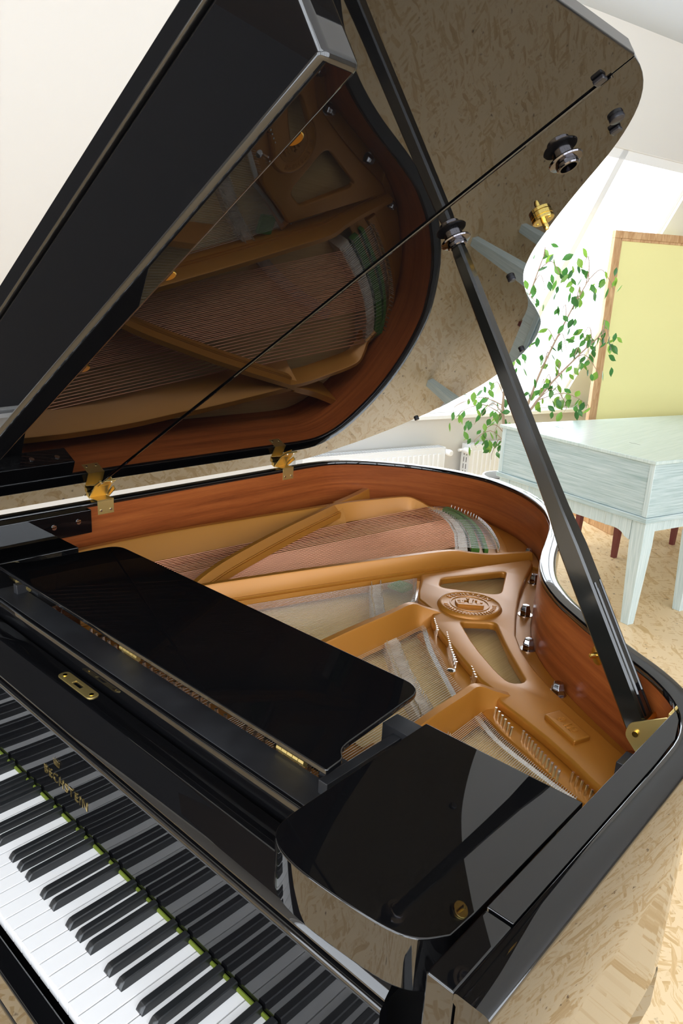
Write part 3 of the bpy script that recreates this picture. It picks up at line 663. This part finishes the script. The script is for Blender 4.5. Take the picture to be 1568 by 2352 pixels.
for sx in (-.011, .011): MB().lathe([(.0025, .0096), (.0025, .0104), (0, .0106)], 10, on_lid(1.217+sx, .816)).build('screw', 'brass', LID)
for w, y in ((1.053, .984), (.753, 1.517), (.268, 1.630)):
    MB().lathe([(0, 0), (.0078, 0), (.0080, .0055), (.0066, .0072), (0, .0072)], 20, on_lid(w, y)).build('rubber_bumper', 'rubber', LID)
# hinges on the bass side
def hinge(y):
    h = MB(); h.box(-.9170, -.9140, y-.022, y+.022, HR-.034, HR+.002); a = h.build('hinge_leaf', 'brass_brushed', P, .0008)
    h = MB(); h.box(-.960, -.914, y-.022, y+.022, HR+.0005, HR+.003)
    for k in range(3): h.tube([(-.962, y-.022+k*.0147+.0004, HR+.008), (-.962, y-.022+(k+1)*.0147-.0004, HR+.008)], .006, 12)
    h.build('hinge_knuckle', 'brass_brushed', a)
    h = MB(); c = [LT(w, 0, o) for w, o in ((0.014, .018), (.012, .0165), (.058, .0005), (.060, .003))]
    h.loft([[Vector((p.x, yy, p.z)) for p in c] for yy in (y-.022, y+.022)]); h.build('hinge_arm', 'brass_brushed', a)
    MB().box(.056, .088, y-.022, y+.022, .0004, .0024, lambda p: LT(p.x, p.y, p.z)).build('hinge_leaf', 'brass_brushed', a, .0006)
    MB().loft([[LT(w, y+.026+dy, o) for w, o in ((.004, .012), (.012, .022), (.060, .016), (.058, .006))] for dy in (0, .003)]).build('hinge_pin_tab', 'brass_brushed', a)
    for yy in (-.013, .013):
        MB().lathe([(0, 0), (.0032, 0), (.003, .0012), (0, .0016)], 12, lambda p: Vector((-.9140+p.z, y+yy+p.y, HR-.024+p.x))).build('screw', 'steel', a)
        MB().lathe([(0, 0), (.0032, 0), (.003, .0012), (0, .0016)], 12, on_lid(.079, y+yy, .0024)).build('screw', 'steel', a)
hinge(.606); hinge(1.222)
for y, z in ((.512, .265), (.452, .262)):
    MB().lathe([(0, 0), (.0062, 0), (.006, .002), (0, .003)], 16, lambda p: Vector((-.875+p.z, y+p.y, z+p.x))).build('screw', 'chrome', P)
# ---- lid prop
pb = Vector((.395, .698, .205)); pt = LT(1.138, .679, .018); ax = (pt-pb).normalized()
side = Vector((0, 1, 0)); side = (side-ax*side.dot(ax)).normalized(); front = ax.cross(side)
Lp = (pt-pb).length
def psec(s, wx, wy, ch): 
    c = pb+ax*s
    return [c+front*x+side*y for x, y in ((-wx, -wy+ch), (-wx+ch, -wy), (wx-ch, -wy), (wx, -wy+ch), (wx, wy-ch), (wx-ch, wy), (-wx+ch, wy), (-wx, wy-ch))]
pm = MB(); pm.loft([psec(.022, .0155, .016, .003), psec(.03, .0165, .017, .003), psec(.20, .0165, .0165, .003), psec(.30, .0160, .0160, .003), psec(.36, .0125, .0130, .0025), psec(.45, .0112, .0115, .0025), psec(.62, .0106, .0108, .003), psec(Lp-.03, .0098, .0100, .0035), psec(Lp-.012, .0096, .0098, .0038), psec(Lp, .0085, .0085, .0035)])
PROP = pm.build('lid_prop', 'prop_black', P, ang=25)
# the nested short prop: raised edges of its groove
gm = MB()
for yy in (-.0085, .0085):
    gm.loft([[pb+ax*s+front*x+side*(yy+dy) for x, dy in ((-.0168, -.0016), (-.0182, 0), (-.0168, .0016), (-.0150, 0))] for s in (.045, .10, .20, .238, .245)])
gm.build('prop_groove_edge', 'lacquer', PROP, ang=60)
sp_ = MB(); sp_.loft([[pb+ax*s+front*x+side*y for x, y in ((-.0172, -.0055), (-.0172, .0055), (-.0150, .0055), (-.0150, -.0055))] for s in (.045, .236)]); sp_.build('short_prop', 'lacquer', PROP, .0012)
# brass bracket of the prop, screwed to the treble rim
def brk(y, t=.003):
    poly = fillet([(.377, .238), (.381, .258), (.426, .286), (.4315, .286), (.4315, .200), (.41, .205)], [.008, .006, .001, .001, .001, .004], 4)
    mb = MB(); mb.loft([[Vector((x, yy, z)) for x, z in poly] for yy in (y, y+t)]); return mb
B1 = brk(.642).build('prop_bracket', 'brass_brushed', P, .0008)
brk(.724).build('bracket_cheek', 'brass_brushed', B1, .0008)
MB().box(.4270, .4312, .644, .727, .20, .2925).build('bracket_plate', 'brass_brushed', B1, .0006)
MB().tube([(.3920, .638, .2470), (.3920, .730, .2470)], .0042, 12).build('bracket_pin', 'brass', B1)
MB().lathe([(0, 0), (.016, 0), (.016, .003), (.005, .004), (.004, .016), (.0, .017)], 20, lambda p: Vector((.2665-p.z*.55, .8005-p.z*.83, .262+p.x)) + Vector((.83*p.y, -.55*p.y, 0))).build('brass_knob', 'brass', P)

# ================================================================== pale green box table (harpsichord)
TU = Vector((-.958, .287, 0)); TV = Vector((.287, .958, 0)); TC = Vector((-.515, 3.262, 0)); TL, TD = 1.055, 2.35
def TT(p): return TC+TU*p.x+TV*p.y+Vector((0, 0, p.z))
tb = empty('harpsichord', (TC.x, TC.y, -.73), label='pale green glazed harpsichord case with closed lid on tapered legs', cat='harpsichord')
def tpart(name, mb, material, bev=.003): return unpar(mb.build(name, material, None, bev), tb)
tpart('lid_board', MB().prism([(-.012, -.018), (TL+.012, -.018), (TL+.012, TD), (.62, TD), (.30, 1.75), (.06, 1.15), (-.012, .72)], .122, .140, TT), 'green_glaze_top')
body = tpart('case', MB().prism([(.0, .0), (TL, .0), (TL, TD-.01), (.63, TD-.01), (.31, 1.74), (.07, 1.14), (0, .70)], -.145, .121, TT), 'green_glaze', .002)
tpart('case_molding', MB().box(-.008, TL+.008, -.010, .70, -.175, -.146, TT), 'green_glaze', .004)
for x0 in (.0, TL-.028): tpart('corner_post', MB().box(x0, x0+.028, -.004, .0, -.144, .120, TT), 'leg_glaze', .0008)
tpart('stand_rail', MB().box(.03, TL-.03, .02, .055, -.25, -.176, TT), 'leg_glaze')
tpart('stand_rail', MB().box(.025, .055, .03, .50, -.235, -.176, TT), 'leg_glaze')
tpart('stand_rail', MB().box(TL-.055, TL-.025, .06, 1.6, -.235, -.176, TT), 'leg_glaze')
def brkt(x, s):
    mb = MB(); poly = [(0, -.176), (0, -.285)]+[(s*(.03+.085*(1-math.cos(t))), -.285+.04*math.sin(t)) for t in (j*math.pi/2/6 for j in range(1, 7))]+[(s*.16, -.25), (s*.16, -.176)]
    mb.loft([[TT(Vector((x+px, y, pz))) for px, pz in poly] for y in (.014, .036)]); return mb
tpart('stand_bracket', brkt(.09, 1), 'leg_glaze', .002); tpart('stand_bracket', brkt(TL-.09, -1), 'leg_glaze', .002)
for x, y in ((.005, .010), (.005, .435), (TL-.085, .010), (TL-.085, 1.3), (.50, 1.95)):
    mb = MB(); mb.loft([[TT(Vector((x+.04+sx*w, y+.04+sy*w, z))) for sx, sy in ((-1, -1), (1, -1), (1, 1), (-1, 1))] for w, z in ((.0235, -.73), (.040, -.30), (.040, -.176))])
    tpart('leg', mb, 'leg_glaze', .003)
for x, y in ((.88, .28), (.36, .30)): tpart('lid_slot', MB().box(x-.035, x+.035, y-.0015, y+.0015, .1395, .1403, TT), 'dark_slot', 0)
# red bench under it
bn = empty('bench', (-1.06, 4.6, -.73), label='dark red wooden bench whose legs show beneath the pale green harpsichord', cat='bench')
BU = Vector((.16, .62, 0)).normalized(); BV = Vector((-BU.y, BU.x, 0)); BC = Vector((-1.03, 4.31, 0))
def BT(p): return BC+BU*p.x+BV*p.y+Vector((0, 0, p.z))
unpar(MB().box(-.03, .67, -.03, .35, -.27, -.235, BT).build('seat', 'red_wood', None, .006), bn)
unpar(MB().box(.0, .64, .0, .32, -.33, -.27, BT).build('apron', 'red_wood', None, .003), bn)
for x, y in ((0, 0), (.64, 0), (0, .31), (.64, .31)):
    mb = MB(); mb.loft([[BT(Vector((x+sx*w, y+sy*w, z))) for sx, sy in ((-1, -1), (1, -1), (1, 1), (-1, 1))] for w, z in ((.015, -.73), (.025, -.27))]); unpar(mb.build('leg', 'red_wood', None, .002), bn)

# ================================================================== yellow pin board on a pine stand
pbn = empty('pin_board', (-1.40, 5.0, -.73), label='yellow pin board in a knotty pine frame on a wooden stand', cat='board')
PU = Vector((.55, .835, 0)).normalized(); PN = Vector((PU.y, -PU.x, 0)); PC = Vector((-1.578, 4.836, 0))
def PT(p): return PC+PU*p.x+PN*p.y+Vector((0, 0, p.z))
BW, BZ0, BZ1 = 1.25, -.35, 1.352
unpar(MB().box(.03, BW-.03, -.008, .008, BZ0+.03, BZ1-.03, PT).build('panel', 'yellow_cloth'), pbn)
for x0, x1, z0, z1 in ((0, .048, BZ0, BZ1-.048), (BW-.048, BW, BZ0, BZ1-.048), (0, BW, BZ1-.048, BZ1), (.048, BW-.048, BZ0, BZ0+.048)):
    unpar(MB().box(x0, x1, -.018, .022, z0, z1, PT).build('frame_board', 'pine', None, .003), pbn)
for x0, x1, z0, z1 in ((.048, .064, BZ0+.05, BZ1-.048), (.048, BW-.048, BZ1-.064, BZ1-.048)):
    unpar(MB().box(x0, x1, .006, .016, z0, z1, PT).build('frame_bead', 'pine', None, .002), pbn)
for x in (.16, BW-.16):
    unpar(MB().box(x-.03, x+.03, -.02, .02, -.73, BZ0+.01, PT).build('post', 'pine', None, .003), pbn)
    unpar(MB().box(x-.025, x+.025, -.28, .30, -.73, -.665, PT).build('foot', 'pine', None, .004), pbn)

# ================================================================== radiators on the window wall
def radiator(a0, a1, label, b0=.06, b1=.15, zt=-.245, zb=-.63):
    r = empty('radiator', RW((a0+a1)/2, b0, zb), label=label, cat='radiator', group=None)
    unpar(MB().box(a0, a1, b1-.014, b1, zb, zt-.012, RT).build('front_panel', 'radiator_white', None, .004), r)
    unpar(MB().box(a0, a1, b0, b0+.014, zb, zt-.012, RT).build('back_panel', 'radiator_white', None, .004), r)
    n = int((a1-a0)/.05)
    for k in range(n):
        a = a0+.03+(a1-a0-.06)*(k+.5)/n
        unpar(MB().prism([(a-.017, b1-.001), (a+.017, b1-.001), (a+.010, b1+.007), (a-.010, b1+.007)], zb+.03, zt-.05, RT).build('rib', 'radiator_white', None), r)
    for s_ in (a0, a1):
        sd = MB().box(s_-.003, s_+.003, b0-.004, b1+.002, zb, zt, RT).build('side_cover', 'radiator_white', None, .001); unpar(sd, r)
    for k in range(int((a1-a0)/.024)):
        a = a0+.012+k*.024; unpar(MB().box(a-.004, a+.004, b0+.006, b1-.006, zt-.008, zt-.001, RT).build('grille_slat', 'radiator_white', None), r)
    for bb in (b0+.003, b1-.005): unpar(MB().box(a0, a1, bb, bb+.004, zt-.012, zt, RT).build('grille_rail', 'radiator_white', None), r)
    for bb in (b0+.03, b1-.03):
        for k in range(6):
            z = zt-.07-k*.055
            if z > zb+.05: unpar(MB().box(a0-.0042, a0-.0028, bb-.003, bb+.003, z-.02, z+.02, RT).build('side_slot', 'dark_slot', None), r)
    unpar(MB().tube([RW(a0-.08 if a0 > 3.8 else a1+.09, .105, zt-.045), RW(a0 if a0 > 3.8 else a1, .105, zt-.045)], .011, 10).build('valve_pipe', 'white_paint', None), r)
    s_ = 1 if a0 < 3.8 else -1; e = a1 if s_ > 0 else a0
    vt = lambda p: RW(e+s_*.03+p.x, .115+p.z, zt-.045+p.y)
    unpar(MB().lathe([(0, 0), (.02, 0), (.024, .012), (.026, .05), (.023, .07), (.018, .076), (0, .076)], 18, vt).build('thermostat_head', 'white_paint', None), r)
    return r
radiator(2.35, 3.62, 'long white panel radiator with grille top under the window sill')
radiator(3.88, 4.9, 'white radiator with side slots right beside the potted fig')

# ================================================================== weeping fig in a white pot
FX, FY = -1.712, 3.992
fg = empty('potted_fig', (FX, FY, -.73), label='weeping fig with small green leaves in a white pot by the window', cat='plant')
def fT(p): return Vector((p.x+FX, p.y+FY, p.z))
unpar(MB().lathe([(0, -.73), (.105, -.73), (.115, -.70), (.140, -.33), (.152, -.305), (.158, -.285), (.152, -.270), (.140, -.270), (.132, -.285), (.128, -.32), (0, -.32)], 40, fT).build('pot', 'pot_white', None, ang=50), fg)
unpar(MB().lathe([(.129, -.318), (.06, -.305), (0, -.30)], 24, fT).build('soil', 'soil', None), fg)
clusters = [(-1.688, 4.116, 1.126), (-1.58, 4.172, 1.001), (-1.473, 4.225, 1.084), (-1.668, 4.127, 0.945), (-1.433, 4.243, 0.956), (-1.322, 4.293, 1.0), (-1.704, 4.108, 0.836), (-1.556, 4.185, 0.792), (-1.471, 4.226, 0.876), (-1.421, 4.249, 0.667), (-1.507, 4.209, 0.579), (-1.314, 4.297, 0.674), (-1.271, 4.315, 0.624), (-1.387, 4.265, 0.588), (-1.681, 4.12, 0.621), (-1.593, 4.166, 0.49), (-1.539, 4.193, 0.439), (-1.602, 4.161, 0.35), (-1.425, 4.247, 0.504), (-1.322, 4.293, 0.457), (-1.495, 4.214, 0.275), (-1.464, 4.229, 0.221), (-1.342, 4.285, 0.234), (-1.62, 4.152, 0.292), (-1.762, 4.076, 0.477), (-1.913, 3.989, 0.265), (-1.946, 3.968, 0.087), (-2.048, 3.904, 0.122), (-1.914, 3.988, 0.002), (-1.843, 4.03, 0.038), (-1.851, 4.025, -0.141), (-1.958, 3.961, -0.062), (-1.829, 4.038, 0.157), (-2.075, 3.886, 0.164)]
RF = random.Random(21)
stems = [[(FX-.02, FY, -.31), (FX-.05, FY+.02, -.05), (FX-.10, FY+.03, .25), (FX-.08, FY+.05, .60), (FX-.02, FY+.10, .95), (FX+.02, FY+.12, 1.13)],
         [(FX+.03, FY+.01, -.31), (FX+.04, FY+.05, .05), (FX+.10, FY+.10, .40), (FX+.20, FY+.17, .75), (FX+.30, FY+.20, 1.0)],
         [(FX, FY-.02, -.31), (FX+.02, FY+.03, .0), (FX+.14, FY+.12, .30), (FX+.30, FY+.22, .55), (FX+.42, FY+.28, .70)]]
nodes_ = []
for st in stems:
    c = smooth(st, 5); unpar(MB().tube(c, [.012*(1-.75*k/(len(c)-1)) for k in range(len(c))], 7).build('stem', 'bark', None, ang=80), fg); nodes_ += c
lf = MB()
prof = [(0, 0), (.12, .006), (.30, .0135), (.50, .0155), (.70, .0115), (.86, .0045), (1.0, .0)]
Lf = .060
vs_ = []; fs_ = []
for k, (t, w) in enumerate(prof):
    zc = -.010*math.sin(t*2.2); vs_ += [(-w, t*Lf, zc+.35*w), (0, t*Lf, zc), (w, t*Lf, zc+.35*w)]
for k in range(len(prof)-1):
    a = k*3; fs_ += [(a, a+1, a+4, a+3), (a+1, a+2, a+5, a+4)]
lf.add(vs_, fs_); leaf_me = lf.mesh('leaf', 'leaf', 80)
nleaf = 0
for ci, c in enumerate(clusters):
    c = Vector(c); b = min(nodes_, key=lambda q: (q-c).length*(1 if q.z < c.z+.05 else 1.8))
    mid = (b+c)/2+Vector((0, 0, .05+.05*RF.random())); tip = c+Vector((RF.uniform(-.04, .04), RF.uniform(-.04, .04), -.05))
    tw = smooth([b, mid, c, tip], 4); unpar(MB().tube(tw, [.0035*(1-.7*k/(len(tw)-1)) for k in range(len(tw))], 5).build('twig', 'bark', None, ang=80), fg)
    for k in range(8):
        if nleaf >= 280: break
        s_ = RF.uniform(.25, 1.0); q = tw[min(int(s_*(len(tw)-1)), len(tw)-1)]
        base = q.lerp(c, .35)+Vector((RF.gauss(0, .045), RF.gauss(0, .05), RF.gauss(0, .035)))
        d = Vector((RF.gauss(0, .5), RF.gauss(0, .5), -1.0+RF.gauss(0, .35))).normalized()
        nrm = Vector((RF.gauss(.3, .7), RF.gauss(-.5, .7), RF.gauss(.3, .3))).normalized(); xx = d.cross(nrm).normalized(); zz = xx.cross(d)
        sc = RF.uniform(.85, 1.35)
        o = bpy.data.objects.new('leaf', leaf_me); COL.objects.link(o); o.parent = fg
        mw = Matrix(((xx.x, d.x, zz.x, base.x), (xx.y, d.y, zz.y, base.y), (xx.z, d.z, zz.z, base.z), (0, 0, 0, 1))) @ Matrix.Scale(sc, 4)
        o.matrix_local = Matrix.Translation(fg.location).inverted() @ mw; nleaf += 1

# lift everything so that the floor is z = 0
for o in list(COL.objects):
    if o.parent is None and o.type in ('MESH', 'EMPTY'): o.location.z += Z0
